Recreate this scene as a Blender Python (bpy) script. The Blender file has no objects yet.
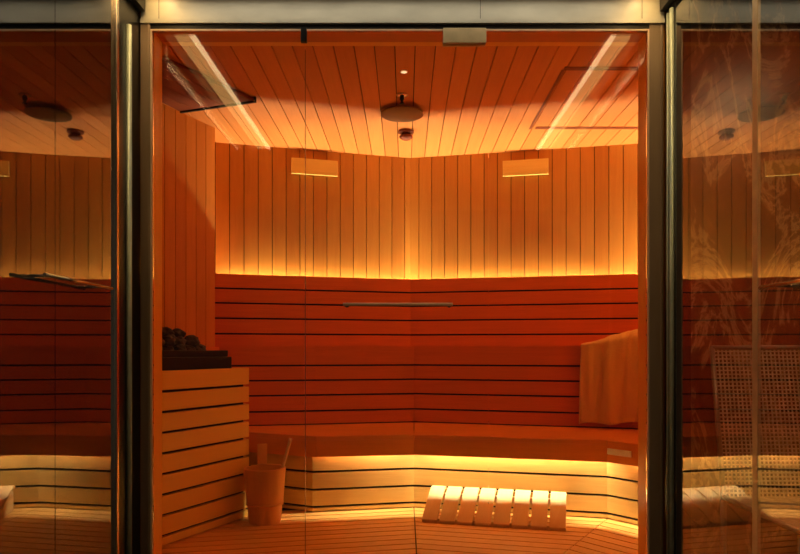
import bpy, bmesh, math, random
from mathutils import Vector, Matrix, noise
random.seed(7)
C = bpy.context.scene.collection
E = 0.98            # eye height
ZF = 2.773          # camera distance to the glass front (front plane is y = 0)
K = 238.0           # pixels per metre at the front plane
def P2(px, zr): return ((px-405)/K*zr, (zr-1)*ZF)

# ------------------------------------------------------------------ materials
def new_mat(name):
    m = bpy.data.materials.new(name); m.use_nodes = True
    nt = m.node_tree; b = nt.nodes['Principled BSDF']
    return m, nt, b
def wood(name, light, dark, rough=0.45, var=0.25, grain=1.0):
    m, nt, b = new_mat(name); N = nt.nodes; L = nt.links
    uv = N.new('ShaderNodeUVMap')
    mp = N.new('ShaderNodeMapping'); mp.inputs['Scale'].default_value = (1.3, 22*grain, 1)
    L.new(uv.outputs[0], mp.inputs[0])
    n1 = N.new('ShaderNodeTexNoise'); n1.inputs['Scale'].default_value = 2.2; n1.inputs['Detail'].default_value = 6
    n1.inputs['Distortion'].default_value = 0.6
    L.new(mp.outputs[0], n1.inputs['Vector'])
    mp2 = N.new('ShaderNodeMapping'); mp2.inputs['Scale'].default_value = (2.0, 90*grain, 1)
    L.new(uv.outputs[0], mp2.inputs[0])
    n2 = N.new('ShaderNodeTexNoise'); n2.inputs['Scale'].default_value = 2.0; n2.inputs['Detail'].default_value = 3
    L.new(mp2.outputs[0], n2.inputs['Vector'])
    geo = N.new('ShaderNodeNewGeometry')
    a = N.new('ShaderNodeMath'); a.operation = 'MULTIPLY'; a.inputs[1].default_value = var
    L.new(geo.outputs['Random Per Island'], a.inputs[0])
    s = N.new('ShaderNodeMath'); s.operation = 'MULTIPLY_ADD'; s.inputs[1].default_value = 0.7
    L.new(n1.outputs['Fac'], s.inputs[0]); L.new(a.outputs[0], s.inputs[2])
    s2 = N.new('ShaderNodeMath'); s2.operation = 'MULTIPLY_ADD'; s2.inputs[1].default_value = 0.28
    L.new(n2.outputs['Fac'], s2.inputs[0]); L.new(s.outputs[0], s2.inputs[2])
    r = N.new('ShaderNodeValToRGB')
    r.color_ramp.elements[0].position = 0.30; r.color_ramp.elements[0].color = (*light, 1)
    r.color_ramp.elements[1].position = 0.95; r.color_ramp.elements[1].color = (*dark, 1)
    L.new(s2.outputs[0], r.inputs[0]); L.new(r.outputs[0], b.inputs['Base Color'])
    b.inputs['Roughness'].default_value = rough
    b.inputs['Specular IOR Level'].default_value = 0.3
    bp = N.new('ShaderNodeBump'); bp.inputs['Strength'].default_value = 0.08; bp.inputs['Distance'].default_value = 0.002
    L.new(n2.outputs['Fac'], bp.inputs['Height']); L.new(bp.outputs[0], b.inputs['Normal'])
    return m
def plain(name, col, rough=0.5, metal=0.0, nscale=20, namt=0.12, stretch=(1, 1, 1), bump=0.0):
    m, nt, b = new_mat(name); N = nt.nodes; L = nt.links
    tc = N.new('ShaderNodeTexCoord'); mp = N.new('ShaderNodeMapping'); mp.inputs['Scale'].default_value = stretch
    L.new(tc.outputs['Object'], mp.inputs[0])
    n = N.new('ShaderNodeTexNoise'); n.inputs['Scale'].default_value = nscale; n.inputs['Detail'].default_value = 5
    L.new(mp.outputs[0], n.inputs['Vector'])
    r = N.new('ShaderNodeValToRGB')
    r.color_ramp.elements[0].position = 0.3; r.color_ramp.elements[1].position = 0.7
    r.color_ramp.elements[0].color = (*[c*(1-namt) for c in col], 1)
    r.color_ramp.elements[1].color = (*[min(1, c*(1+namt)) for c in col], 1)
    L.new(n.outputs['Fac'], r.inputs[0]); L.new(r.outputs[0], b.inputs['Base Color'])
    b.inputs['Roughness'].default_value = rough; b.inputs['Metallic'].default_value = metal
    if bump:
        bp = N.new('ShaderNodeBump'); bp.inputs['Strength'].default_value = bump; bp.inputs['Distance'].default_value = 0.01
        L.new(n.outputs['Fac'], bp.inputs['Height']); L.new(bp.outputs[0], b.inputs['Normal'])
    return m
def emis(name, col, strength):
    m = bpy.data.materials.new(name); m.use_nodes = True; nt = m.node_tree
    nt.nodes.remove(nt.nodes['Principled BSDF'])
    e = nt.nodes.new('ShaderNodeEmission'); e.inputs[0].default_value = (*col, 1); e.inputs[1].default_value = strength
    nt.links.new(e.outputs[0], nt.nodes['Material Output'].inputs[0]); return m
def glass(name, fac, tint=(1, 1, 1), fres=None):
    m = bpy.data.materials.new(name); m.use_nodes = True; nt = m.node_tree
    nt.nodes.remove(nt.nodes['Principled BSDF'])
    t = nt.nodes.new('ShaderNodeBsdfTransparent'); t.inputs[0].default_value = (*tint, 1)
    g = nt.nodes.new('ShaderNodeBsdfGlossy'); g.inputs['Roughness'].default_value = 0.0; g.inputs[0].default_value = (1, 1, 1, 1)
    mx = nt.nodes.new('ShaderNodeMixShader'); mx.inputs[0].default_value = fac
    if fres:
        f = nt.nodes.new('ShaderNodeFresnel'); f.inputs[0].default_value = fres
        nt.links.new(f.outputs[0], mx.inputs[0])
    nt.links.new(t.outputs[0], mx.inputs[1]); nt.links.new(g.outputs[0], mx.inputs[2])
    nt.links.new(mx.outputs[0], nt.nodes['Material Output'].inputs[0]); return m

M = {}
M['wall'] = wood('wall_cedar', (0.58, 0.235, 0.034), (0.46, 0.16, 0.02), 0.5, 0.4)
M['lwall'] = wood('left_wall_cedar', (0.74, 0.27, 0.04), (0.60, 0.20, 0.025), 0.5, 0.4)
M['cover'] = wood('cover_board_wood', (0.86, 0.60, 0.16), (0.76, 0.48, 0.11), 0.45, 0.2)
M['ceil'] = wood('ceiling_cedar', (0.80, 0.30, 0.075), (0.64, 0.21, 0.045), 0.5, 0.5)
M['red'] = wood('backrest_red_cedar', (0.86, 0.225, 0.028), (0.70, 0.165, 0.02), 0.42, 0.25)
M['bench'] = wood('bench_cedar', (0.84, 0.32, 0.055), (0.70, 0.24, 0.04), 0.36, 0.2)
M['riser'] = wood('riser_pine', (0.72, 0.46, 0.15), (0.58, 0.33, 0.09), 0.45, 0.25)
M['heater_wood'] = wood('heater_panel_wood', (0.97, 0.60, 0.13), (0.90, 0.50, 0.10), 0.42, 0.2)
M['floor'] = wood('duckboard_wood', (0.88, 0.47, 0.14), (0.72, 0.34, 0.09), 0.42, 0.4)
M['pale'] = wood('pale_wood', (0.90, 0.62, 0.32), (0.80, 0.50, 0.22), 0.45, 0.2)
M['jamb'] = wood('jamb_wood', (0.92, 0.46, 0.08), (0.82, 0.38, 0.06), 0.35, 0.15)
M['header'] = wood('header_wood', (0.62, 0.20, 0.06), (0.50, 0.14, 0.04), 0.45, 0.15)
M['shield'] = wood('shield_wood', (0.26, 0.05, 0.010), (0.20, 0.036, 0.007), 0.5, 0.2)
M['bucket'] = wood('bucket_wood', (0.88, 0.46, 0.15), (0.76, 0.36, 0.10), 0.5, 0.3)
M['gap'] = plain('dark_backing', (0.012, 0.006, 0.004), 0.9)
M['black'] = plain('black_metal', (0.015, 0.013, 0.012), 0.4, 0.5)
M['dark'] = plain('dark_anodised_metal', (0.03, 0.03, 0.032), 0.3, 0.9, 6, 0.3, (1, 1, 0.1))
M['bronze'] = plain('bronze_metal', (0.30, 0.21, 0.14), 0.38, 0.4, 8, 0.25, (1, 1, 0.15))
M['beam'] = plain('patinated_steel', (0.56, 0.53, 0.45), 0.5, 0.25, 9, 0.18, (0.5, 1, 1))
M['chrome'] = plain('polished_steel', (0.75, 0.73, 0.66), 0.18, 1.0, 30, 0.05)
M['brass'] = plain('warm_steel', (0.62, 0.50, 0.36), 0.25, 1.0, 30, 0.05)
M['disc'] = plain('disc_cover', (0.20, 0.09, 0.022), 0.5)
M['strip'] = plain('pale_seal_strip', (0.75, 0.50, 0.32), 0.5)
M['reflection_slab'] = plain('pale_reflection', (0.95, 0.90, 0.72), 0.4)  # pale tone imitates a reflection in the front glass
M['fitting'] = plain('brushed_fitting', (0.62, 0.48, 0.28), 0.4, 0.3)
M['stone'] = plain('stove_stone', (0.07, 0.055, 0.05), 0.75, 0, 14, 0.5, (1, 1, 1), 0.6)
M['towel'] = plain('towel_cotton', (0.95, 0.66, 0.26), 0.95, 0, 160, 0.12, (1, 1, 1), 0.5)
M['tile'] = plain('vestibule_tile', (0.10, 0.09, 0.08), 0.5)
M['plaster'] = plain('vestibule_plaster', (0.25, 0.23, 0.20), 0.9)
M['woven'] = plain('woven_rattan', (0.60, 0.42, 0.25), 0.7, 0, 40, 0.3)
M['led'] = emis('led_warm', (1.0, 0.87, 0.56), 430.0)
M['led_side_boost'] = emis('led_warm_side_boost', (1.0, 0.87, 0.56), 720.0)  # boosted strip on the unseen right wall, to brighten the stove box
M['led2'] = emis('led_warm_bench', (1.0, 0.88, 0.54), 195.0)
M['tube'] = emis('ceiling_tube', (1.0, 0.68, 0.32), 15.0)
M['diff'] = emis('ceiling_diffuser', (1.0, 0.60, 0.18), 6.0)
M['spot'] = emis('downlight_lens', (1.0, 0.6, 0.3), 1.4)
M['glass'] = glass('front_glass', 0.06, (0.97, 0.98, 0.96), 1.32)
M['mirror'] = glass('side_glass', 0.25, (0.9, 0.9, 0.9))
M['clear'] = glass('side_glass_back', 0.0, (1, 1, 1))
M['edge'] = plain('glass_edge', (0.55, 0.62, 0.5), 0.3, 0.3)
def marble():
    m, nt, b = new_mat('brown_marble'); N = nt.nodes; L = nt.links
    tc = N.new('ShaderNodeTexCoord')
    n = N.new('ShaderNodeTexNoise'); n.inputs['Scale'].default_value = 2.6; n.inputs['Detail'].default_value = 12; n.inputs['Roughness'].default_value = 0.65; n.inputs['Distortion'].default_value = 1.2
    mp = N.new('ShaderNodeMapping'); mp.inputs['Rotation'].default_value = (0, 0.6, 0); mp.inputs['Scale'].default_value = (1.6, 1, 0.7)
    L.new(tc.outputs['Object'], mp.inputs[0]); L.new(mp.outputs[0], n.inputs['Vector'])
    s = N.new('ShaderNodeMath'); s.operation = 'SUBTRACT'; s.inputs[1].default_value = 0.5; L.new(n.outputs['Fac'], s.inputs[0])
    ab = N.new('ShaderNodeMath'); ab.operation = 'ABSOLUTE'; L.new(s.outputs[0], ab.inputs[0])
    r = N.new('ShaderNodeValToRGB'); e = r.color_ramp.elements
    e[0].position = 0.0; e[0].color = (0.42, 0.25, 0.11, 1); e[1].position = 0.035; e[1].color = (0.12, 0.055, 0.022, 1)
    x = e.new(0.12); x.color = (0.05, 0.025, 0.014, 1)
    L.new(ab.outputs[0], r.inputs[0]); L.new(r.outputs[0], b.inputs['Base Color']); b.inputs['Roughness'].default_value = 0.3
    return m
M['marble'] = marble()

# ------------------------------------------------------------------ mesh helpers
class MB:
    def __init__(s): s.bm = bmesh.new(); s.uv = s.bm.loops.layers.uv.new('UVMap')
    def _uv(s, faces, along):
        if along is None: along = (1, 0, 0)
        a = Vector(along).normalized(); off = random.random()*40
        ref = Vector((0, 0, 1)) if abs(a.z) < 0.9 else Vector((1, 0, 0))
        p = a.cross(ref).normalized(); q = a.cross(p)
        for f in faces:
            for l in f.loops:
                c = l.vert.co
                l[s.uv].uv = (c.dot(a)+off, c.dot(p)+c.dot(q)+off*0.37)
    def prism(s, foot, z0, z1, along=None, mi=0):
        bm = s.bm; n = len(foot)
        lo = [bm.verts.new((x, y, z0)) for x, y in foot]; hi = [bm.verts.new((x, y, z1)) for x, y in foot]
        area = sum(foot[i][0]*foot[(i+1) % n][1]-foot[(i+1) % n][0]*foot[i][1] for i in range(n))
        if area < 0: lo.reverse(); hi.reverse()
        fs = [bm.faces.new(lo[::-1]), bm.faces.new(hi)]
        for i in range(n):
            j = (i+1) % n; fs.append(bm.faces.new((lo[i], lo[j], hi[j], hi[i])))
        for f in fs: f.material_index = mi
        s._uv(fs, along); return s
    def hexa(s, v8, along=None, mi=0):    # bottom four, top four
        bm = s.bm; v = [bm.verts.new(c) for c in v8]
        fs = [bm.faces.new([v[i] for i in q]) for q in ((3, 2, 1, 0), (4, 5, 6, 7), (0, 1, 5, 4), (1, 2, 6, 5), (2, 3, 7, 6), (3, 0, 4, 7))]
        for f in fs: f.material_index = mi
        bmesh.ops.recalc_face_normals(bm, faces=fs)
        s._uv(fs, along); return s
    def box(s, x0, x1, y0, y1, z0, z1, along=None, mi=0):
        return s.prism([(x0, y0), (x1, y0), (x1, y1), (x0, y1)], z0, z1, along, mi)
    def quad(s, pts, along=None, mi=0):
        f = s.bm.faces.new([s.bm.verts.new(p) for p in pts]); f.material_index = mi; s._uv([f], along); return s
    def tube(s, p0, p1, r0, r1=None, seg=14, mi=0, caps=True):
        r1 = r0 if r1 is None else r1
        p0, p1 = Vector(p0), Vector(p1); d = (p1-p0).normalized()
        u = d.orthogonal().normalized(); w = d.cross(u)
        A = [s.bm.verts.new(p0+(u*math.cos(t)+w*math.sin(t))*r0) for t in [2*math.pi*i/seg for i in range(seg)]]
        B = [s.bm.verts.new(p1+(u*math.cos(t)+w*math.sin(t))*r1) for t in [2*math.pi*i/seg for i in range(seg)]]
        fs = []
        for i in range(seg):
            j = (i+1) % seg; f = s.bm.faces.new((A[i], A[j], B[j], B[i])); f.smooth = True; fs.append(f)
        if caps: fs += [s.bm.faces.new(A[::-1]), s.bm.faces.new(B)]
        for f in fs: f.material_index = mi
        s._uv(fs, d); return s
    def lathe(s, prof, c, seg=40, mi=0):   # prof: (r, z)
        cx, cy, cz = c; rings = []
        for r, z in prof:
            if r < 1e-6: rings.append([s.bm.verts.new((cx, cy, cz+z))])
            else: rings.append([s.bm.verts.new((cx+r*math.cos(2*math.pi*i/seg), cy+r*math.sin(2*math.pi*i/seg), cz+z)) for i in range(seg)])
        fs = []
        for a, b in zip(rings, rings[1:]):
            for i in range(seg):
                j = (i+1) % seg
                if len(a) == 1 and len(b) == 1: continue
                if len(a) == 1: f = s.bm.faces.new((a[0], b[j], b[i]))
                elif len(b) == 1: f = s.bm.faces.new((a[i], a[j], b[0]))
                else: f = s.bm.faces.new((a[i], a[j], b[j], b[i]))
                f.smooth = True; f.material_index = mi; fs.append(f)
        s._uv(fs, (0, 0, 1)); return s
    def build(s, name, mats, parent=None, bevel=0.0, fix=True):
        me = bpy.data.meshes.new(name)
        if fix: bmesh.ops.recalc_face_normals(s.bm, faces=s.bm.faces)
        s.bm.to_mesh(me); s.bm.free()
        for m in (mats if isinstance(mats, (list, tuple)) else [mats]): me.materials.append(M[m])
        o = bpy.data.objects.new(name, me); C.objects.link(o)
        if parent is not None:
            o.parent = parent; o.matrix_parent_inverse = parent.matrix_basis.inverted()
        if bevel:
            md = o.modifiers.new('bevel', 'BEVEL'); md.width = bevel; md.segments = 2; md.limit_method = 'ANGLE'
        return o
def thing(name, label, cat, loc=(0, 0, 0), group=None):
    o = bpy.data.objects.new(name, None); C.objects.link(o); o.location = loc; o.empty_display_size = 0.1
    o['label'] = label; o['category'] = cat
    if group: o['group'] = group
    return o
def tag(o, label, cat, group=None):
    o['label'] = label; o['category'] = cat
    if group: o['group'] = group
    return o
def struct(o, label=None, cat=None):
    o['kind'] = 'structure'
    if label: o['label'] = label
    if cat: o['category'] = cat
    return o
def lerp(a, b, t): return (a[0]+(b[0]-a[0])*t, a[1]+(b[1]-a[1])*t)
def nrm(a, b):
    dx, dy = b[0]-a[0], b[1]-a[1]; l = math.hypot(dx, dy); return (dx/l, dy/l), l
def offset(poly, d):      # positive d moves towards the camera (right-hand side of a left-to-right polyline)
    out = []
    ns = []
    for a, b in zip(poly, poly[1:]):
        (ux, uy), _ = nrm(a, b); ns.append((uy, -ux))
    for i, p in enumerate(poly):
        if i == 0: n = ns[0]; k = 1
        elif i == len(poly)-1: n = ns[-1]; k = 1
        else:
            n = (ns[i-1][0]+ns[i][0], ns[i-1][1]+ns[i][1]); l = math.hypot(*n); n = (n[0]/l, n[1]/l)
            k = 1/(n[0]*ns[i][0]+n[1]*ns[i][1])
        out.append((p[0]+n[0]*d*k, p[1]+n[1]*d*k))
    return out

# ------------------------------------------------------------------ plan of the sauna
CZ = E+1.48                                    # ceiling height
W = [(-1.42, 1.911), (0.0386, 2.315), (1.727, 1.947), (2.40, 1.145), (2.40, 0.12)]
U0 = offset(W, 0.085)                           # back face of the upper backrest
U = offset(W, 0.105)                            # its front face
L_ = [(-1.283, 1.65), (-0.62, 1.79), (0.064, 1.941), (1.483, 1.539), (2.126, 0.773)]
B = [(-1.235, 1.465), P2(316, 1.416), P2(414, 1.447), P2(607, 1.354), (1.149+0.70, 0.982-0.834)]
R = [(-1.185, 1.505), P2(312.5, 1.434), P2(414, 1.478), P2(607, 1.380), (1.171+0.70, 1.054-0.834)]
LW = [(-1.267-0.426*1.52, 0.108), (-1.267, 1.628)]      # left wall, near to far
def left_wall_y(x): return 1.628-(-1.267-x)/0.426
def ymax(x):
    if x < -1.475: return left_wall_y(x)
    if x < -1.42: return 1.911
    for a, b in zip(W, W[1:]):
        if a[0] <= x <= b[0] and b[0] > a[0]: return a[1]+(b[1]-a[1])*(x-a[0])/(b[0]-a[0])
    return W[-2][1]

# vertical boards along a plan segment; solid boards grow to the far side
def vboards(mb, a, b, z0, z1, pitch=0.1, gap=0.005, th=0.018, mi=0, back=True, phase=0.0):
    (ux, uy), l = nrm(a, b); nx, ny = -uy, ux          # away from camera
    t = -phase
    while t < l-0.001:
        t0 = max(t+gap/2, 0); t1 = min(t+pitch-gap/2, l)
        if t1 > t0+0.003:
            p = (a[0]+ux*t0, a[1]+uy*t0); q = (a[0]+ux*t1, a[1]+uy*t1)
            mb.prism([p, q, (q[0]+nx*th, q[1]+ny*th), (p[0]+nx*th, p[1]+ny*th)], z0, z1, (0, 0, 1), mi)
        t += pitch
    if back:
        p = (a[0]+nx*th, a[1]+ny*th); q = (b[0]+nx*th, b[1]+ny*th)
        mb.prism([p, q, (q[0]+nx*0.03, q[1]+ny*0.03), (p[0]+nx*0.03, p[1]+ny*0.03)], z0, z1, (0, 0, 1), 1)
def hboards(mb, a, b, zs, th=0.02, gap=0.010, a2=None, b2=None, mi=0):
    (ux, uy), l = nrm(a, b); nx, ny = -uy, ux
    a2 = a2 or (a[0]+nx*th, a[1]+ny*th); b2 = b2 or (b[0]+nx*th, b[1]+ny*th)
    for z0, z1 in zip(zs, zs[1:]):
        mb.prism([a, b, b2, a2], z0+gap/2, z1-gap/2, (ux, uy, 0), mi)
    e = 0.012
    a3 = (a2[0]+nx*e, a2[1]+ny*e); b3 = (b2[0]+nx*e, b2[1]+ny*e)
    mb.prism([a2, b2, b3, a3], zs[0], zs[-1], (ux, uy, 0), 1)

# ------------------------------------------------------------------ walls
names = ['wall_back_left', 'wall_back_right', 'wall_right_corner', 'wall_right']
for i, n in enumerate(names):
    mb = MB(); vboards(mb, W[i], W[i+1], 0.0, CZ, phase=0.03); struct(mb.build(n, ['wall', 'gap']))
mb = MB(); vboards(mb, LW[0], LW[1], 0.0, CZ, pitch=0.093, phase=0.02)
p = LW[1]
mb.prism([(p[0]-0.004, p[1]+0.002), (p[0]-0.03, p[1]+0.02), (-1.46, 1.90), (-1.43, 1.925)], 0, CZ, (0, 0, 1), 0)
struct(mb.build('wall_left', ['lwall', 'gap']))
mb = MB()
# front wall round the opening (inside the room)
mb.box(-1.95, -1.118, 0.004, 0.115, 0, CZ, (0, 0, 1)); mb.box(1.085, 2.43, 0.004, 0.115, 0, CZ, (0, 0, 1))
mb.box(-1.118, 1.085, 0.004, 0.115, 2.36, CZ, (1, 0, 0))
struct(mb.build('wall_front', ['wall', 'gap']))

# ceiling
mb = MB()
x = -1.95+0.0
cy0 = 0.118
while x < 2.40:
    x0, x1 = x+0.0025, min(x+0.1, 2.40)-0.0025
    ya, yb = ymax(x0), ymax(x1)
    if x0 < 0.0386 < x1: foot = [(x0, cy0), (x1, cy0), (x1, yb), (0.0386, 2.315), (x0, ya)]
    else: foot = [(x0, cy0), (x1, cy0), (x1, max(yb, 0.13)), (x0, max(ya, 0.13))]
    mb.prism(foot, CZ, CZ+0.016, (0, 1, 0))
    x += 0.1
mb.box(-2.0, 2.45, 0.0, 2.4, CZ+0.016, CZ+0.03, (1, 0, 0), 1)
struct(mb.build('ceiling', ['ceil', 'gap']))
# shadow-gap rectangle in the ceiling on the right
mb = MB(); z = CZ-0.004
mb.box(0.835, 1.62, 0.675, 0.712, z, CZ+0.001); mb.box(0.87, 1.62, 1.60, 1.64, z, CZ+0.001)
mb.box(0.828, 0.842, 0.712, 1.64, z, CZ+0.001)
struct(mb.build('trim_1', 'shield'))
# wooden edge strip in front of the ceiling boards
mb = MB(); mb.box(-1.07, 1.03, 0.128, 0.19, 2.345, 2.375, (1, 0, 0)); struct(mb.build('trim_2', 'jamb'))

# floor: duckboards laid parallel to the bench fronts, mitred
mb = MB(); pitch = 0.083; g = 0.011
def line_pt(v, m, d): return (v[0]+m[0]*d, v[1]+m[1]*d)
V1 = R[2]; V2 = R[3]
s1 = math.radians(11.5); s2 = math.radians(13.7); s3 = math.radians(50)
m1 = (0.0, -1.0/math.cos((s1+s2)/2))
md = (-0.534, -0.846); ang = abs(md[0]*math.sin(s2)+md[1]*math.cos(s2)); m2 = (md[0]/ang, md[1]/ang)
for k in range(-1, 17):
    d0, d1 = k*pitch+g/2-0.01, (k+1)*pitch-g/2-0.01
    a0, a1 = line_pt(V1, m1, d0), line_pt(V1, m1, d1)
    # left sector
    def left(pt, x): return (x, pt[1]-(pt[0]-x)*math.tan(s1))
    lx = -1.9
    foot = [left(a1, lx), (a1[0]-0.003, a1[1]), (a0[0]-0.003, a0[1]), left(a0, lx)]
    mb.prism(foot, -0.022, 0.0, (math.cos(s1), math.sin(s1), 0))
    b0, b1 = line_pt(V2, m2, d0), line_pt(V2, m2, d1)
    if b1[0] > V1[0]+0.02:
        mb.prism([(a1[0]+0.003, a1[1]), (b1[0]-0.003, b1[1]), (b0[0]-0.003, b0[1]), (a0[0]+0.003, a0[1])], -0.022, 0.0, (math.cos(s2), -math.sin(s2), 0))
    def right(pt, l): return (pt[0]+l*math.cos(s3), pt[1]-l*math.sin(s3))
    mb.prism([(b1[0]+0.003, b1[1]), right(b1, 0.95), right(b0, 0.95), (b0[0]+0.003, b0[1])], -0.022, 0.0, (math.cos(s3), -math.sin(s3), 0))
# trim to the room side of the front wall
geom = mb.bm.verts[:]+mb.bm.edges[:]+mb.bm.faces[:]
bmesh.ops.bisect_plane(mb.bm, geom=geom, plane_co=(0, 0.02, 0), plane_no=(0, -1, 0), clear_outer=True)
mb.box(-2.0, 2.45, 0.0, 2.4, -0.05, -0.022, (1, 0, 0), 1)
struct(mb.build('floor', ['floor', 'gap']))

# ------------------------------------------------------------------ upper backrests with cove light
zs = [0.985, 1.094, 1.203, 1.310, 1.413, 1.513]
sect = ['left', 'right', 'corner']
lab = ['dark red slatted upper backrest along the left half of the back wall',
       'dark red slatted upper backrest along the right half of the back wall, behind the towel',
       'dark red slatted upper backrest on the far right corner wall']
U2 = U[:5]; U02 = U0[:5]
lab.append('dark red slatted upper backrest on the right side wall')
for i in range(4):
    t = thing('bench_backrest', lab[i], 'backrest', (*lerp(U2[i], U2[i+1], .5), 1.0), 'upper backrest sections')
    mb = MB(); e = 0.0015
    f_ = 0.045 if i == 0 else 0.0; e_ = 0.98 if i == 3 else 1.0; a, b = lerp(U2[i], U2[i+1], f_), lerp(U2[i], U2[i+1], e_)
    a2, b2 = lerp(U02[i], U02[i+1], f_), lerp(U02[i], U02[i+1], e_)
    (ux, uy), l = nrm(a, b)
    for z0, z1 in zip(zs, zs[1:]): mb.prism([a, b, b2, a2], z0+0.006, z1-(0.006 if z1 < 1.5 else 0), (ux, uy, 0))
    mb.build('slats', 'red', t)
    mb = MB(); nx, ny = -uy, ux
    mb.prism([a2, b2, (b2[0]+nx*.01, b2[1]+ny*.01), (a2[0]+nx*.01, a2[1]+ny*.01)], 0.985, 1.50, (ux, uy, 0)); mb.build('backing_board', 'gap', t)
    # light strip
    q = offset(W, 0.022)[:5]; q0 = offset(W, 0.010)[:5]; qa, qb = offset(W, 0.030)[:5], offset(W, 0.004)[:5]
    s0, s1_ = (0.06, 0.985) if i == 0 else (0.012, 0.985)
    lt = thing('led_strip', ['warm glowing light strip along the left half of the back wall',
                             'warm glowing light strip along the right half of the back wall',
                             'warm glowing light strip on the far right corner wall',
                             'extra strong warm light strip along the unseen right side wall'][i], 'light strip', (*lerp(q[i], q[i+1], .5), 1.46), 'wall wash light strips')
    mb = MB(); c = [lerp(q[i], q[i+1], s0), lerp(q[i], q[i+1], s1_), lerp(q0[i], q0[i+1], s1_), lerp(q0[i], q0[i+1], s0)]
    mb.quad([(x, y, 1.433) for x, y in c]); mb.build('light_diffuser', 'led_side_boost' if i == 3 else 'led', lt)
    mb = MB(); mb.prism([lerp(qa[i], qa[i+1], s0), lerp(qa[i], qa[i+1], s1_), lerp(qb[i], qb[i+1], s1_), lerp(qb[i], qb[i+1], s0)], 1.419, 1.431); mb.build('channel', 'chrome', lt)

# ------------------------------------------------------------------ upper bench
HB = 1.008
U5 = [U[0], lerp(U[0], U[1], 0.5), U[1], U[2], U[3]]
ulab = ['dark red upper bench, left section behind the stove and bucket', 'dark red upper bench, right section the towel hangs over',
        'dark red upper bench, short section in the far right corner']
secs = [(0, 2), (2, 3), (3, 4)]
zl = [0.465, 0.559, 0.668, 0.771, 0.873]
for i, (s, e) in enumerate(secs):
    t = thing('upper_bench', ulab[i], 'bench', (*lerp(L_[s], L_[e], .5), 0.465), 'upper bench sections')
    mbs, mbf, mbr, mbb = MB(), MB(), MB(), MB()
    for j in range(s, e):
        a, b = L_[j], L_[j+1]; ua, ub = U5[j], U5[j+1]
        (ux, uy), l = nrm(a, b); nx, ny = -uy, ux
        for k in range(3):
            f0, f1 = k/3+0.004, (k+1)/3-0.008
            mbs.prism([lerp(a, ua, f0), lerp(b, ub, f0), lerp(b, ub, f1), lerp(a, ua, f1)], HB-0.028, HB, (ux, uy, 0))
        Lf = offset(L_, 0.0); Lb = offset(L_, -0.022); Lc = offset(L_, -0.034)
        mbf.prism([Lf[j], Lf[j+1], Lb[j+1], Lb[j]], 0.879, HB-0.0285, (ux, uy, 0))
        for z0, z1 in zip(zl, zl[1:]): mbr.prism([Lf[j], Lf[j+1], Lb[j+1], Lb[j]], z0+0.006, z1-0.006, (ux, uy, 0))
        mbb.prism([Lb[j], Lb[j+1], Lc[j+1], Lc[j]], 0.40, HB-0.03, (ux, uy, 0))
    mbs.build('seat', 'red', t); mbf.build('fascia', 'red', t); mbr.build('backrest_slats', 'red', t); mbb.build('backing_board', 'gap', t)

# ------------------------------------------------------------------ lower bench
HL = 0.465; HF = 0.342
blab = ['wooden lower bench, left section between stove box and the middle joint, glowing underneath',
        'long wooden lower bench, right section behind the slatted rest, glowing underneath',
        'wooden lower bench, short section angled toward the glass at far right']
for i, (s, e) in enumerate(secs):
    t = thing('lower_bench', blab[i], 'bench', (*lerp(R[s], R[e], .5), 0.0), 'lower bench sections')
    mbs, mbf, mbr, mbb = MB(), MB(), MB(), MB()
    Bb = offset(B, -0.022); Rb = offset(R, -0.02); Rc = offset(R, -0.034)
    for j in range(s, e):
        a, b = B[j], B[j+1]; la, lb = L_[j], L_[j+1]
        (ux, uy), l = nrm(a, b)
        g0 = 0.0012/l if j == s else 0; g1 = 1-(0.0012/l if j == e-1 else 0)
        def Q(pa, pb, t_): return lerp(pa, pb, t_)
        fr = [0, 0.06, 0.37, 0.68, 0.995]
        for f0, f1 in zip(fr, fr[1:]):
            f0 += 0.002; f1 -= 0.002
            A0, B0 = lerp(a, la, f0), lerp(b, lb, f0); A1, B1 = lerp(a, la, f1), lerp(b, lb, f1)
            mbs.prism([Q(A0, B0, g0), Q(A0, B0, g1), Q(A1, B1, g1), Q(A1, B1, g0)], HL-0.026, HL, (ux, uy, 0))
        mbf.prism([B[j], B[j+1], Bb[j+1], Bb[j]], HF, HL-0.0265, (ux, uy, 0))
        for z0, z1 in zip([0.0, 0.033, 0.137, 0.244, 0.40], [0.033, 0.137, 0.244, 0.40]):
            mbr.prism([R[j], R[j+1], Rb[j+1], Rb[j]], z0+0.007, z1-0.007, (ux, uy, 0))
        mbb.prism([Rb[j], Rb[j+1], Rc[j+1], Rc[j]], 0.0, 0.41, (ux, uy, 0))
    mbs.build('seat', 'bench', t); mbf.build('fascia', 'bench', t); mbr.build('riser', 'riser', t); mbb.build('backing_board', 'gap', t)
# light strips under the lower bench
D1 = offset(B, -0.050); D2 = offset(B, -0.067)
for j, f0, f1, lb in ((1, 0.06, 0.86, 'warm light strip hidden under the left section of the lower bench'),
                      (2, 0.05, 0.95, 'warm light strip hidden under the long right section of the lower bench'),
                      (3, 0.10, 0.98, 'warm light strip hidden under the angled far right bench section')):
    lt = thing('led_strip', lb, 'light strip', (*lerp(D1[j], D1[j+1], .5), 0.37), 'under bench light strips')
    c = [lerp(D1[j], D1[j+1], f0), lerp(D1[j], D1[j+1], f1), lerp(D2[j], D2[j+1], f1), lerp(D2[j], D2[j+1], f0)]
    mb = MB(); mb.quad([(x, y, 0.425) for x, y in c][::-1]); mb.build('light_diffuser', 'led2', lt)
    mb = MB(); mb.prism(c, 0.427, 0.435); mb.build('channel', 'chrome', lt)

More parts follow.
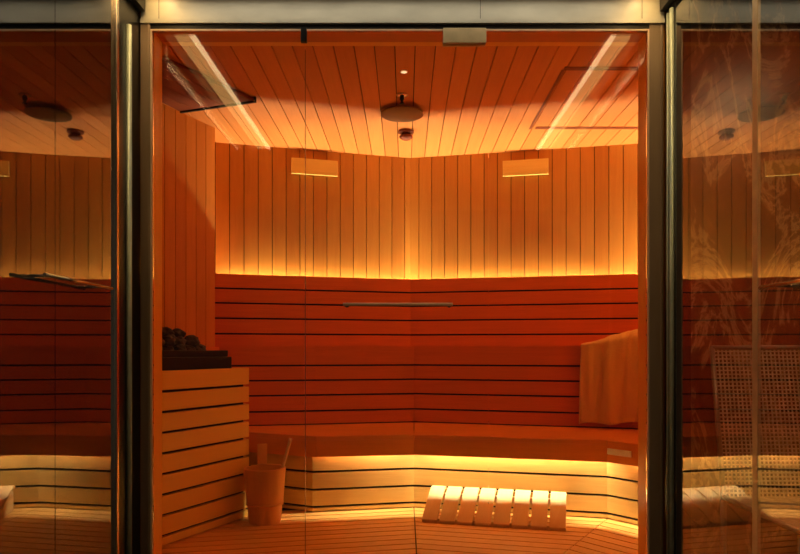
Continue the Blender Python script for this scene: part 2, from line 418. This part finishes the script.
# ------------------------------------------------------------------ stove enclosure, stove and stones
A = (-0.9157, 1.10); ud = (-0.4435, -0.8963); vd = (-0.8963, 0.4435)
def UVp(u, v): return (A[0]+ud[0]*u+vd[0]*v, A[1]+ud[1]*u+vd[1]*v)
ZT = 0.876
t = thing('stove_enclosure', 'slatted light wood box around the stove at the left of the sauna', 'stove guard', (*UVp(.5, .2), 0))
mb = MB(); hz = [0.0, 0.052]+[0.052+0.103*k for k in range(1, 8)]+[ZT]
for z0, z1 in zip(hz, hz[1:]):
    mb.prism([UVp(0, 0), UVp(1.07, 0), UVp(1.07, 0.022), UVp(0, 0.022)], z0+0.007, z1-(0.007 if z1 < ZT else 0), (*ud, 0))
mb.build('front_panel', 'heater_wood', t)
mb = MB()
for z0, z1 in zip(hz, hz[1:]):
    mb.prism([UVp(0.001, 0.0225), UVp(0.022, 0.0225), UVp(0.022, 0.50), UVp(0.001, 0.50)], z0+0.005, z1-(0.005 if z1 < ZT else 0), (*vd, 0))
mb.build('side_panel', 'heater_wood', t)
mb = MB(); mb.prism([UVp(0.023, 0.023), UVp(1.07, 0.023), UVp(1.07, 0.035), UVp(0.035, 0.035), UVp(0.035, 0.5), UVp(0.023, 0.5)], 0.0, ZT-0.01); mb.build('backing_board', 'gap', t)
mb = MB(); mb.prism([UVp(0.036, 0.036), UVp(1.06, 0.036), UVp(1.06, 0.07), UVp(0.036, 0.07)], ZT-0.05, ZT-0.012, (*ud, 0)); mb.build('top_rail', 'heater_wood', t)

t = thing('sauna_stove', 'black steel sauna stove top rising from the wooden box, stones on it', 'stove', (*UVp(.45, .28), 0.0))
mb = MB(); mb.prism([UVp(.09, .05), UVp(.83, .05), UVp(.83, .45), UVp(.09, .45)], 0.06, 0.942); mb.build('body', 'black', t, 0.004)
mb = MB()
for (u0, u1, v0, v1) in ((.105, .82, .065, .08), (.105, .82, .42, .435), (.105, .12, .08, .42), (.805, .82, .08, .42)):
    mb.prism([UVp(u0, v0), UVp(u1, v0), UVp(u1, v1), UVp(u0, v1)], 0.9425, 0.978)
mb.build('rim', 'black', t, 0.003)
mb = MB()
for k in range(9):
    u = .15+k*.07; mb.prism([UVp(u, .081), UVp(u+.012, .081), UVp(u+.012, .419), UVp(u, .419)], 0.9425, 0.952)
mb.build('grate', 'black', t)
ss = thing('sauna_stone', 'rough dark stone in the heap on the black stove', 'stone', (0, 0, 0), 'stones heaped on the stove')
bpy.data.objects.remove(ss)
rs = random.Random(3)
def stone_mesh(seed, r):
    bm = bmesh.new(); bmesh.ops.create_icosphere(bm, subdivisions=3, radius=r)
    for v in bm.verts:
        d = v.co.normalized(); n = noise.noise(d*1.3+Vector((seed*7.1, seed*3.3, 0)))
        c = noise.cell(d*1.8+Vector((seed, 0, 0)))
        v.co = d*r*(1+0.35*n+0.10*c); v.co.z *= 0.75
    me = bpy.data.meshes.new('sauna_stone'); bm.to_mesh(me); bm.free(); me.materials.append(M['stone'])
    return me
base = [stone_mesh(i, 0.042) for i in range(5)]
pts = []
for layer, (us, n, vs, m) in enumerate(((.27, 7, .125, 4), (.33, 6, .14, 4), (.39, 5, .17, 3))):
    for iu in range(n):
        for iv in range(m):
            pts.append((us+iu*.079+rs.uniform(-.008, .008), vs+iv*.082+rs.uniform(-.008, .008), 0.978+layer*0.045+rs.uniform(-.006, .006)))
for k, (u, v, z) in enumerate(pts):
    o = bpy.data.objects.new('sauna_stone', base[k % 5]); C.objects.link(o); p = UVp(u, v); o.location = (p[0], p[1], z)
    o.rotation_euler = (rs.uniform(-.3, .3), rs.uniform(-.3, .3), rs.uniform(0, 6.28)); s_ = rs.uniform(.85, 1.08); o.scale = (s_, s_, s_)
    tag(o, 'rough dark stone in the heap on the black stove', 'stone', 'stones heaped on the stove')
# ledge board along the left wall behind the stove
mb = MB(); (ux, uy), l = nrm(*LW); nx, ny = uy, -ux
p, q = (LW[0][0], LW[0][1]+.02), LW[1]
mb.prism([(p[0]+nx*.002, p[1]+ny*.002), (q[0]+nx*.002, q[1]+ny*.002), (q[0]+nx*.035, q[1]+ny*.035), (p[0]+nx*.035, p[1]+ny*.035)], 0.86, 1.0, (ux, uy, 0))
struct(mb.build('trim_3', 'red'))

# ceiling shield above the stove
t0 = (-0.888, 1.080); e1 = (-0.516, -0.857); e2 = (-0.944, 0.33)
def SH(a, b): return (t0[0]+e1[0]*a+e2[0]*b, t0[1]+e1[1]*a+e2[1]*b)
LS = 0.72
def bw(a): return 0.515-0.20*a
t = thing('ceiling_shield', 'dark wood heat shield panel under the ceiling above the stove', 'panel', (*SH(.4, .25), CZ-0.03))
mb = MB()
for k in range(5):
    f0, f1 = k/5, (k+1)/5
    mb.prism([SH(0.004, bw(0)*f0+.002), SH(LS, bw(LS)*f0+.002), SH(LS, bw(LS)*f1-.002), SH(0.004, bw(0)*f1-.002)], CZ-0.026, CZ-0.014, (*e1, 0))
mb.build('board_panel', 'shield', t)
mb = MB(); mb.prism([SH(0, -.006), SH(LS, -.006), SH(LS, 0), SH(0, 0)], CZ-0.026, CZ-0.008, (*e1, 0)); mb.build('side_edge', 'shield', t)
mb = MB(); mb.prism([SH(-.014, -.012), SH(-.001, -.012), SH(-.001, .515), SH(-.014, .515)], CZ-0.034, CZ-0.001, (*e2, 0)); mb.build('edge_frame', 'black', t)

# ------------------------------------------------------------------ bucket and ladle
bx, by = P2(265, 1.358)
t = thing('wooden_bucket', 'wooden water bucket standing on the floor beside the stove box', 'bucket', (bx, by, 0))
nst = 16
mb = MB(); ro, rb_, hb = 0.118, 0.094, 0.31
zst = 0.115
def rad(z): return rb_+(ro-rb_)*z/hb
for k in range(nst):
    a0, a1 = 2*math.pi*k/nst, 2*math.pi*(k+1)/nst
    sub = 3; rowsO, rowsI = [], []
    for z, ex in ((0.0, -.004), (zst, -.004), (zst+.001, 0.0), (hb-.004, 0.0), (hb, -.002)):
        rowsO.append([mb.bm.verts.new((bx+(rad(z)+ex)*math.cos(a), by+(rad(z)+ex)*math.sin(a), z)) for a in [a0+0.004+(a1-a0-0.008)*q/sub for q in range(sub+1)]])
    for z in (hb, 0.03, 0.0):
        rowsI.append([mb.bm.verts.new((bx+(rad(z)-.016)*math.cos(a), by+(rad(z)-.016)*math.sin(a), z)) for a in [a0+0.004+(a1-a0-0.008)*q/sub for q in range(sub+1)]])
    rows = rowsO+rowsI; fs = []
    for r0, r1 in zip(rows, rows[1:]+rows[:1]):
        for q in range(sub): fs.append(mb.bm.faces.new((r0[q], r0[q+1], r1[q+1], r1[q])))
    mb._uv(fs, (0, 0, 1))
mb.build('staves', 'bucket', t)
mb = MB(); mb.lathe([(0, .02), (rad(.02)-.017, .02), (rad(.02)-.017, .032), (0, .032)], (bx, by, 0)); mb.build('bottom_board', 'bucket', t)
mb = MB(); r = rad(zst)
mb.lathe([(r-.003, zst-.012), (r+.0025, zst-.012), (r+.0028, zst), (r-.003, zst), (r-.003, zst-.012)], (bx, by, 0)); mb.build('hoop', 'bucket', t)
# tall handle staves
mb = MB(); ex, ey = P2(260, 1.395)
dxy = Vector((-0.35, 0.93)).normalized()
hx, hy = bx+dxy.x*(ro-.010), by+dxy.y*(ro-.010)
tx, ty = -dxy.y, dxy.x
mb.prism([(hx-tx*.028, hy-ty*.028), (hx+tx*.028, hy+ty*.028), (hx+tx*.028+dxy.x*.012, hy+ty*.028+dxy.y*.012), (hx-tx*.028+dxy.x*.012, hy-ty*.028+dxy.y*.012)], hb+.0005, 0.43, (0, 0, 1))
mb.build('handle_stave', 'bucket', t, 0.003)
t = thing('wooden_ladle', 'wooden ladle standing in the bucket, its handle leaning right', 'ladle', (bx+.03, by, 0.05))
mb = MB(); mb.tube((bx+.045, by-.01, .10), (bx+.138, by+.02, .455), .008, .0095); mb.tube((bx+.138, by+.02, .455), (bx+.143, by+.022, .474), .0125, .010); mb.build('handle', 'pale', t)
mb = MB(); mb.lathe([(0, 0), (.022, .003), (.032, .018), (.034, .045), (.030, .045), (.027, .018), (0, .006)], (bx+.035, by-.012, .05)); mb.build('bowl', 'bucket', t)

# ------------------------------------------------------------------ slatted rest on the floor
BL = Vector(P2(420.6, 1.3543)); BR = Vector(P2(567.3, 1.283)); al = (BR-BL); wl = al.length; al.normalize()
bk = Vector((-al.y, al.x)); sN = 0.305; hN = 0.150
t = thing('slatted_rest', 'low slatted wooden backrest lying on the floor before the bench', 'backrest', (*((BL+BR)/2), 0))
pw = wl/8
def RP(u, s, z): c = BL+al*u+bk*s; return (c.x, c.y, z)
prof = [(0.0, 0.006), (0.05, 0.038), (0.14, 0.088), (0.22, 0.126), (0.265, 0.140), (0.29, 0.141), (0.303, 0.130)]
for k in range(8):
    u0, u1 = k*pw+.007, (k+1)*pw-.007
    mb = MB(); th = .016; top = []; bot = []
    for (s_, z) in prof:
        top.append((mb.bm.verts.new(RP(u0, s_, z+.012)), mb.bm.verts.new(RP(u1, s_, z+.012))))
        bot.append((mb.bm.verts.new(RP(u0, s_, z-th+.012)), mb.bm.verts.new(RP(u1, s_, z-th+.012))))
    fs = []
    for i in range(len(prof)-1):
        fs.append(mb.bm.faces.new((top[i][0], top[i][1], top[i+1][1], top[i+1][0])))
        fs.append(mb.bm.faces.new((bot[i][1], bot[i][0], bot[i+1][0], bot[i+1][1])))
        for q in (0, 1): fs.append(mb.bm.faces.new((top[i][q], bot[i][q], bot[i+1][q], top[i+1][q])))
    fs.append(mb.bm.faces.new((top[0][0], bot[0][0], bot[0][1], top[0][1]))); fs.append(mb.bm.faces.new((top[-1][0], bot[-1][0], bot[-1][1], top[-1][1])))
    mb._uv(fs, (bk.x, bk.y, .4)); mb.build('slat', 'pale', t, 0.002)
for (s_, z) in ((0.03, 0.018), (0.245, 0.116)):
    mb = MB(); z1 = z; mb.prism([RP(.01, s_, 0)[:2], RP(wl-.01, s_, 0)[:2], RP(wl-.01, s_+.03, 0)[:2], RP(.01, s_+.03, 0)[:2]], max(0.001, z1-.03), z1, (al.x, al.y, 0)); mb.build('cross_rail', 'pale', t)
for u in (.012, wl-.034):
    mb = MB()
    pr = [(0.03, 0.0), (0.285, 0.0), (0.285, 0.118), (0.22, 0.108), (0.14, 0.072), (0.05, 0.020)]
    A_ = [mb.bm.verts.new(RP(u, s_, z)) for s_, z in pr]; B_ = [mb.bm.verts.new(RP(u+.022, s_, z)) for s_, z in pr]
    fs = [mb.bm.faces.new(A_), mb.bm.faces.new(B_[::-1])]
    for i in range(len(pr)): j = (i+1) % len(pr); fs.append(mb.bm.faces.new((A_[i], B_[i], B_[j], A_[j])))
    mb._uv(fs, (bk.x, bk.y, 0)); mb.build('end_panel', 'pale', t)

# ------------------------------------------------------------------ towel over the upper bench edge
def make_towel():
    a = Vector(L_[2]); b = Vector(L_[3]); d = (b-a).normalized(); n = Vector((d.y, -d.x))     # towards camera
    # start at px 581, run to just past the jamb edge
    def solve(px):
        lo, hi = 0, 1.6
        for _ in range(40):
            m = (lo+hi)/2; c = a+d*m+n*.03; p = 405+K*c.x/(1+c.y/ZF)
            if p < px: lo = m
            else: hi = m
        return lo
    t0_, t1_ = solve(581.5), solve(641)
    bm = bmesh.new(); uv = bm.loops.layers.uv.new('UVMap'); NU, NV = 60, 70; g = []
    for i in range(NU+1):
        f = i/NU; row = []
        tt = t0_+(t1_-t0_)*f
        hump = 0.004+0.088*(min(1, f/.8)**1.15)
        bottom = 0.492+0.018*f+0.006*math.sin(f*9)
        for j in range(NV+1):
            g_ = j/NV
            if g_ < 0.25:       # lying on the bench
                q = g_/0.25; off = -0.155+0.12*q; z = HB+0.008+hump*(math.sin(math.pi*0.5*q)**1.2)
            elif g_ < 0.36:      # over the edge
                q = (g_-.25)/.11; off = -0.035+0.07*math.sin(q*math.pi/2); z = HB+0.008+hump*(1-0.75*q**1.8)
            else:
                q = (g_-.36)/.64; off = 0.035; zt = HB+0.008+hump*.25; z = zt+(bottom-zt)*q
            fold = 0.0; k = max(0, min(1, (g_-.2)/.25))
            fold = k*(0.026*math.sin(f*10+0.9+2.2*g_)+0.016*math.sin(f*21-3.0*g_)+0.004*math.sin(f*41+3*g_))-0.05*max(0, (f-.87)/.13)**.5*k
            crease = (0.022*math.exp(-((f-(.50-.30*(g_-.25)))/.05)**2)+0.018*math.exp(-((f-(.78-.10*g_))/.035)**2)*max(0, 1-abs(g_-.5)))*max(0, min(1, (g_-.2)/.12))
            hang = 0.018*(max(0, g_-.4))
            z += (0.010*math.sin(f*14+3*g_))*(1-k)*q*(0.4+f)
            c = a+d*(tt+(.02*g_*(f-.5)))+n*(off+max(-0.02, fold)+hang+.008-crease)
            row.append(bm.verts.new((c.x, c.y, z)))
        g.append(row)
    for i in range(NU):
        for j in range(NV):
            f = bm.faces.new((g[i][j], g[i+1][j], g[i+1][j+1], g[i][j+1])); f.smooth = True
            for l, (s_, t_) in zip(f.loops, ((i, j), (i+1, j), (i+1, j+1), (i, j+1))): l[uv].uv = (s_/NU, t_/NV)
    me = bpy.data.meshes.new('towel'); bm.to_mesh(me); bm.free(); me.materials.append(M['towel'])
    o = bpy.data.objects.new('towel', me); C.objects.link(o)
    s_ = o.modifiers.new('s', 'SOLIDIFY'); s_.thickness = 0.007; s_.offset = 1
    tag(o, 'crumpled pale towel hanging over the edge of the upper bench at right', 'towel')
make_towel()

# ------------------------------------------------------------------ vent boards on the back wall
def on_wall(i, px):
    a, b = Vector(W[i]), Vector(W[i+1]); lo, hi = 0.0, 1.0
    for _ in range(40):
        m = (lo+hi)/2; c = a.lerp(b, m); p = 405+K*c.x/(1+c.y/ZF)
        if p < px: lo = m
        else: hi = m
    return a.lerp(b, lo)
for i, pa, pb, lb in ((0, 291, 337, 'pale wooden cover board high on the left half of the back wall'), (1, 503, 548.5, 'pale wooden cover board high on the right half of the back wall')):
    p, q = on_wall(i, pa), on_wall(i, pb); d = (q-p).normalized(); n = Vector((d.y, -d.x))
    t = thing('wall_vent_cover', lb, 'wall panel', (*((p+q)/2), 2.27), 'cover boards on the back wall')
    mb = MB(); mb.prism([tuple(p+n*.012), tuple(q+n*.012), tuple(q+n*.03), tuple(p+n*.03)], 2.272, 2.386, (d.x, d.y, 0)); mb.build('cover_board', 'cover', t, .002)
    mb = MB(); mb.prism([tuple(p+d*.03+n*.0005), tuple(q-d*.03+n*.0005), tuple(q-d*.03+n*.012), tuple(p+d*.03+n*.012)], 2.29, 2.37, (d.x, d.y, 0)); mb.build('batten', 'pale', t)

# ------------------------------------------------------------------ ceiling fittings
def ceil_pt(px, py):
    zr = 1.48*K/(350-py); return P2(px, zr)
x, y = ceil_pt(402, 94.5)
t = thing('sprinkler_head', 'small dark sprinkler head with chrome ring on the ceiling, foremost dark fitting', 'sprinkler', (x, y, CZ))
mb = MB(); mb.lathe([(0, 0), (.034, 0), (.034, -.006), (.02, -.011), (0, -.011)], (x, y, CZ), 24); mb.build('ring', 'chrome', t)
mb = MB(); mb.lathe([(.013, -.011), (.014, -.03), (.008, -.036), (.008, -.048), (.014, -.05), (.014, -.053), (0, -.053)], (x, y, CZ), 20); mb.build('nozzle', 'black', t)
x, y = P2(402, 1.47)
t = thing('ceiling_speaker', 'flat round disc hanging just below the ceiling centre', 'ceiling disc', (x, y, CZ))
mb = MB(); mb.lathe([(0, -.030), (.127, -.030), (.132, -.027), (.132, -.020), (.125, -.016), (0, -.016)], (x, y, CZ), 48); mb.build('disc', 'disc', t)
mb = MB(); mb.lathe([(.035, 0), (.035, -.016)], (x, y, CZ), 20); mb.build('mount', 'black', t)
x, y = ceil_pt(406, 131)
t = thing('ceiling_vent', 'small dark round tiered vent valve on the ceiling near the back wall', 'vent', (x, y, CZ))
mb = MB(); mb.lathe([(0, 0), (.052, 0), (.054, -.012), (.044, -.016), (.030, -.017)], (x, y, CZ), 32); mb.build('collar', 'shield', t)
mb = MB(); mb.lathe([(.015, -.015), (.015, -.030), (.044, -.034), (.046, -.044), (.028, -.058), (0, -.060)], (x, y, CZ), 32); mb.build('cone', 'shield', t)
x, y = ceil_pt(404, 72)
t = thing('downlight', 'tiny glowing round downlight in the front of the ceiling', 'ceiling light', (x, y, CZ))
mb = MB(); mb.lathe([(.016, -.0005), (.019, -.002), (.021, -.0005)], (x, y, CZ), 24); mb.build('trim_ring', 'brass', t)
mb = MB(); mb.lathe([(0, -.001), (.0165, -.001)], (x, y, CZ), 24); mb.build('lens', 'spot', t)

# pale slab imitating a reflection in the glass, set on the bench front
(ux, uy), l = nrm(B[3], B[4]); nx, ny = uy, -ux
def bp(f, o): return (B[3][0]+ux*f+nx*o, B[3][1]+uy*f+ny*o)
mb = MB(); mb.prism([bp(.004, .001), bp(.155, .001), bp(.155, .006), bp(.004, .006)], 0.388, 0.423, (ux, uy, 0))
tag(mb.build('glass_reflection', 'reflection_slab', None, .001), 'pale slab standing in for a glass reflection, on the angled bench front at far right', 'reflection_slab')

# ------------------------------------------------------------------ glass front
XL, XR = -1.063, 1.02
ZH = 2.3245
mb = MB(); mb.box(XL-.004, XL+.0, 0.0, .115, 0, ZH, (0, 0, 1)); struct(mb.build('trim_4', 'jamb'))
mb = MB(); mb.box(XR, XR+.004, 0.0, .115, 0, ZH, (0, 0, 1)); struct(mb.build('trim_5', 'jamb'))
mb = MB(); mb.box(XL, XR, 0.001, .112, ZH+.001, ZH+.030, (1, 0, 0)); struct(mb.build('trim_6', 'header'))
GY0, GY1 = 0.006, 0.014
gx = [XL+.002, (305-405)/K-.001, (305-405)/K+.001, (489-405)/K-.001, (489-405)/K+.001, XR-.002]
def pane(x0, x1): mb = MB(); mb.box(x0, x1, GY0, GY1, 0.01, ZH-.002); return mb
struct(pane(gx[0], gx[1]).build('window_1', 'glass'))
struct(pane(gx[4], gx[5]).build('window_2', 'glass'))
door = struct(pane(gx[2], gx[3]).build('door_1', 'glass'))
# polished pane edge
mb = MB(); mb.box((305-405)/K-.0012, (305-405)/K+.0012, GY0-.0005, GY1, 0.01, ZH-.08); mb.build('pane_edge', 'brass', door)
# bar handle
hz_ = E+45/K
hx0, hx1 = (344-405)/K, (452-405)/K
mb = MB(); mb.tube((hx0, -.045, hz_), (hx1, -.045, hz_), .0065)
hd = mb.build('handle', 'strip', door)
for hx in (hx0+.012, hx1-.012):
    mb = MB(); mb.tube((hx, GY0, hz_), (hx, -.045, hz_), .006); mb.tube((hx, GY0, hz_), (hx, GY0-.006, hz_), .011); mb.build('handle_mount', 'brass', hd)
# patch fitting and clip at the head
x0, x1 = (443-405)/K, (486-405)/K
mb = MB(); mb.box(x0, x1, -.012, GY0-.0005, E+306/K, E+321/K); mb.box(x0, x1, GY1+.0005, GY1+.015, E+306/K, E+321/K); mb.build('top_hinge', 'fitting', door, .002)
mb = MB(); mb.box((301-405)/K, (307-405)/K, -.012, GY0-.0005, E+307/K, E+322/K); struct(mb.build('trim_7', 'dark', None, .002))

mb = MB(); mb.box(XL-.0035, XL+.003, -.009, -.001, 0, ZH, (0, 0, 1)); struct(mb.build('trim_22', 'strip'))
mb = MB(); mb.box(XR-.003, XR+.0035, -.009, -.001, 0, ZH, (0, 0, 1)); struct(mb.build('trim_23', 'strip'))
mb = MB(); mb.box(XL+.004, XR-.004, -.009, -.001, ZH-.007, ZH, (1, 0, 0)); struct(mb.build('trim_24', 'strip'))
# steel portal
BZ = E+325/K
mb = MB(); mb.box(-1.105, 1.085, -.012, .003, BZ+.017, CZ, (1, 0, 0)); mb.box(-1.105, 1.085, -.02, .003, BZ, BZ+.017, (1, 0, 0))
struct(mb.build('trim_8', 'beam'))
mb = MB()
for px in (160, 480, 641): mb.box((px-405)/K-.001, (px-405)/K+.001, -.0128, -.0121, BZ+.018, CZ)
struct(mb.build('trim_9', 'dark'))
mb = MB(); mb.box(XL-.004, XR+.004, -.006, .0035, ZH+.002, BZ-.0005); struct(mb.build('trim_10', 'black'))
mb = MB(); mb.box(-1.108, XL-.0045, -.010, .0035, 0, BZ-.0005, (0, 0, 1)); mb.box(-1.078, -1.070, -.016, -.010, 0, BZ-.0005, (0, 0, 1)); struct(mb.build('trim_11', 'bronze', None, .001))
mb = MB(); mb.box(XR+.0045, 1.082, -.010, .0035, 0, BZ-.0005, (0, 0, 1)); mb.box(1.070, 1.076, -.016, -.010, 0, BZ-.0005, (0, 0, 1)); struct(mb.build('trim_12', 'bronze', None, .001))

# ------------------------------------------------------------------ vestibule side glass walls
ML, MR = -1.11, 1.09
def side(sign, xm, y_start, nwin, ndoor, wide):
    s = sign; YJ = ((0.755 if s < 0 else 0.741)-1)*ZF; YE = -2.45
    def box(mb, xa, xb, *r, **k): return mb.box(min(xa, xb), max(xa, xb), *r, **k)
    # corner profile
    mb = MB(); box(mb, xm+s*.001, xm+s*.06, y_start, -.0005, 0, 2.39)
    pr = struct(mb.build('trim_13' if s < 0 else 'trim_14', 'dark', None, .001))
    mb = MB()
    if s < 0: 
        mb.tube((xm+.004, (0.953-1)*ZF, 0), (xm+.004, (0.953-1)*ZF, 2.28), .012, seg=20)
    else:
        mb.tube((xm-.004, -.048, 0), (xm-.004, -.048, 2.37), .006, seg=16); mb.tube((xm-.004, -.088, 0), (xm-.004, -.088, 2.37), .010, seg=20)
    struct(mb.build('trim_15' if s < 0 else 'trim_16', 'edge'))
    # glass edge profile
    if s < 0:
        mb = MB(); box(mb, xm-.012, xm+.012, y_start-.022, y_start-.001, 0, 2.39); struct(mb.build('trim_17', 'brass', None, .002))
    # panes
    ya = y_start-.023 if s < 0 else y_start-.001
    def gp(name, y0, y1):
        mb = MB(); box(mb, xm, xm+s*.008, y0, y1, 0.005, 2.388)
        for f in mb.bm.faces:
            c = f.calc_center_median(); f.material_index = 0 if abs(c.x-xm) < 1e-5 else 1
        return struct(mb.build(name, ['mirror', 'clear']))
    gp(nwin, YJ+wide/2+.0005, ya)
    d = gp(ndoor, YE, YJ-wide/2-.0005)
    if s > 0: mb = MB(); box(mb, xm-s*.001, xm+s*.009, YJ-wide/2, YJ+wide/2, 0.005, 2.388); struct(mb.build('trim_19', 'fitting'))
    # header channel
    mb = MB(); box(mb, xm-s*.028, xm+s*.07, -2.45, -.022, 2.39, CZ-.001); struct(mb.build('trim_20' if s < 0 else 'trim_21', 'black'))
    # handle
    if s < 0: za, y1_, y0_ = E+.222, (.86-1)*ZF, (.70-1)*ZF
    else: za, y1_, y0_ = E+.182, (.697-1)*ZF, (.54-1)*ZF
    xh = xm-s*.05
    mb = MB(); mb.tube((xh, y0_, za), (xh, y1_, za), .006); h = mb.build('handle', 'brass', d)
    for yy in (y0_+.03, y1_-.06):
        mb = MB(); mb.tube((xm-s*.0005, yy, za), (xh, yy, za), .005); mb.build('handle_mount', 'brass', h)
side(-1, ML, (0.915-1)*ZF, 'window_3', 'door_2', .003)
side(1, MR, (0.957-1)*ZF, 'window_4', 'door_3', .030)

# vestibule ceiling, floor, ceiling lights
mb = MB(); mb.box(-2.6, 2.6, -4.2, -.02, CZ, CZ+.03); struct(mb.build('ceiling_vestibule', 'plaster'))
mb = MB(); mb.box(-2.6, 2.6, -4.2, -.02, -.05, 0.0); struct(mb.build('floor_vestibule', 'tile'))
for s, xm, lb in ((-1, ML, 'long glowing linear ceiling light along the left glass wall'), (1, MR, 'long glowing linear ceiling light along the right glass wall')):
    xi = xm-s*.125; xo = xm-s*.012
    t = thing('linear_light', lb, 'ceiling light', ((xi+xo)/2, -1.0, CZ), 'linear lights on the vestibule ceiling')
    def bx_(mb, xa, xb, *r): return mb.box(min(xa, xb), max(xa, xb), *r)
    mb = MB(); bx_(mb, xi+s*.024, xo-s*.004, -2.03, -.05, CZ-.008, CZ-.001); mb.build('light_diffuser', 'diff', t)
    mb = MB(); bx_(mb, xi, xi+s*.022, -2.03, -.05, CZ-.014, CZ-.001); mb.build('light_tube', 'tube', t)
    mb = MB(); bx_(mb, xo-s*.004, xo, -2.03, -.05, CZ-.014, CZ-.001); mb.build('light_edge', 'tube', t)

t = thing('added_beam_light', 'wide soft panel added out of view on the vestibule ceiling to light the steel beam', 'ceiling light', (0, -.11, CZ))  # added panel, never in view, put in to brighten the beam
mb = MB(); mb.box(-.95, .93, -.17, -.05, CZ-.012, CZ-.001); mb.build('added_light_housing', 'plaster', t)
M['wash'] = emis('beam_wash', (1.0, 0.88, 0.64), 2.1)
mb = MB(); mb.box(-.93, .91, -.16, -.06, CZ-.015, CZ-.0125); mb.build('light_diffuser', 'wash', t)
# rooms behind the side glass
mb = MB(); mb.box(1.155, 2.6, -.012, .003, 0, CZ); struct(mb.build('wall_marble', 'marble'))
mb = MB(); mb.box(2.6, 2.63, -3.0, 0.0, 0, CZ); struct(mb.build('wall_side_right', 'tile'))
mb = MB(); mb.box(-2.6, -1.175, -.012, .003, 0, CZ); struct(mb.build('wall_side_left', 'black'))

# woven chair in the right-hand room
t = thing('woven_chair', 'woven open-mesh lounge chair behind the right glass wall', 'chair', (1.62, -.40, 0))
def lounge(v, x):  # v 0..1 up the back
    return (x, -.17+.10*v, .40+.59*v)
mb = MB(); x0, x1 = 1.265, 1.925; ns = 40; nr = 38
def rim(v): return x0+.0+.03*(v**6)
for k in range(ns+1):
    x = x0+(x1-x0)*k/ns
    for q in range(6):
        a, b = lounge(q/6, x), lounge((q+1)/6, x)
        mb.hexa([(a[0]-.0028, a[1], a[2]), (a[0]+.0028, a[1], a[2]), (a[0]+.0028, a[1]+.003, a[2]), (a[0]-.0028, a[1]+.003, a[2]),
                 (b[0]-.0028, b[1], b[2]), (b[0]+.0028, b[1], b[2]), (b[0]+.0028, b[1]+.003, b[2]), (b[0]-.0028, b[1]+.003, b[2])])
for k in range(nr+1):
    a = lounge(k/nr, x0)
    mb.box(x0, x1, a[1]-.003, a[1], a[2]-.0028, a[2]+.0028)
mb.build('backrest', 'woven', t)
mb = MB()
for k in range(ns+1):
    x = x0+(x1-x0)*k/ns; mb.box(x-.004, x+.004, -.70, -.18, .395, .398)
for k in range(34):
    y = -.70+.52*k/33; mb.box(x0, x1, y-.004, y+.004, .398, .401)
mb.build('seat', 'woven', t)
mb = MB()
for x in (x0-.008, x1+.008):
    mb.tube(lounge(0, x), lounge(1, x), .010); mb.tube((x, -.70, .40), lounge(0, x), .010)
mb.tube(lounge(1, x0-.008), lounge(1, x1+.008), .010); mb.build('frame', 'bronze', t)
for x in (x0, x1):
    for y in (-.67, -.15):
        mb = MB(); mb.tube((x, y, 0), (x, y, .395), .012); mb.build('leg', 'bronze', t)

# lamp added out of view to light the marble wall and chair
t = thing('added_fill_lamp', 'lamp added out of view to light the marble and chair behind the right glass wall', 'ceiling light', (1.9, -1.1, CZ))
mb = MB(); mb.box(1.75, 2.05, -1.25, -.95, CZ-.03, CZ-.001); mb.build('fill_lamp_housing', 'black', t)
M['fill_lamp'] = emis('fill_lamp_lens', (1.0, 0.60, 0.26), 36.0)
mb = MB(); mb.box(1.77, 2.03, -1.23, -.97, CZ-.034, CZ-.0305); mb.build('fill_lens', 'fill_lamp', t)

# ------------------------------------------------------------------ world, camera, view
w = bpy.data.worlds.new('World'); bpy.context.scene.world = w; w.use_nodes = True
bg = w.node_tree.nodes['Background']; bg.inputs[0].default_value = (1.0, 0.9, 0.75, 1); bg.inputs[1].default_value = 0.03
cam = bpy.data.cameras.new('Camera'); co = bpy.data.objects.new('Camera', cam); C.objects.link(co)
co.location = (0, -ZF, E); co.rotation_euler = (math.radians(90), 0, 0)
cam.sensor_width = 36; cam.sensor_fit = 'HORIZONTAL'; cam.lens = K*ZF/800*36
cam.shift_x = -5/800; cam.shift_y = 73/800; cam.clip_start = 0.02
sc = bpy.context.scene; sc.camera = co
sc.view_settings.view_transform = 'Standard'; sc.view_settings.look = 'None'
sc.view_settings.exposure = 0.0; sc.view_settings.gamma = 1.0; sc.view_settings.use_curve_mapping = False
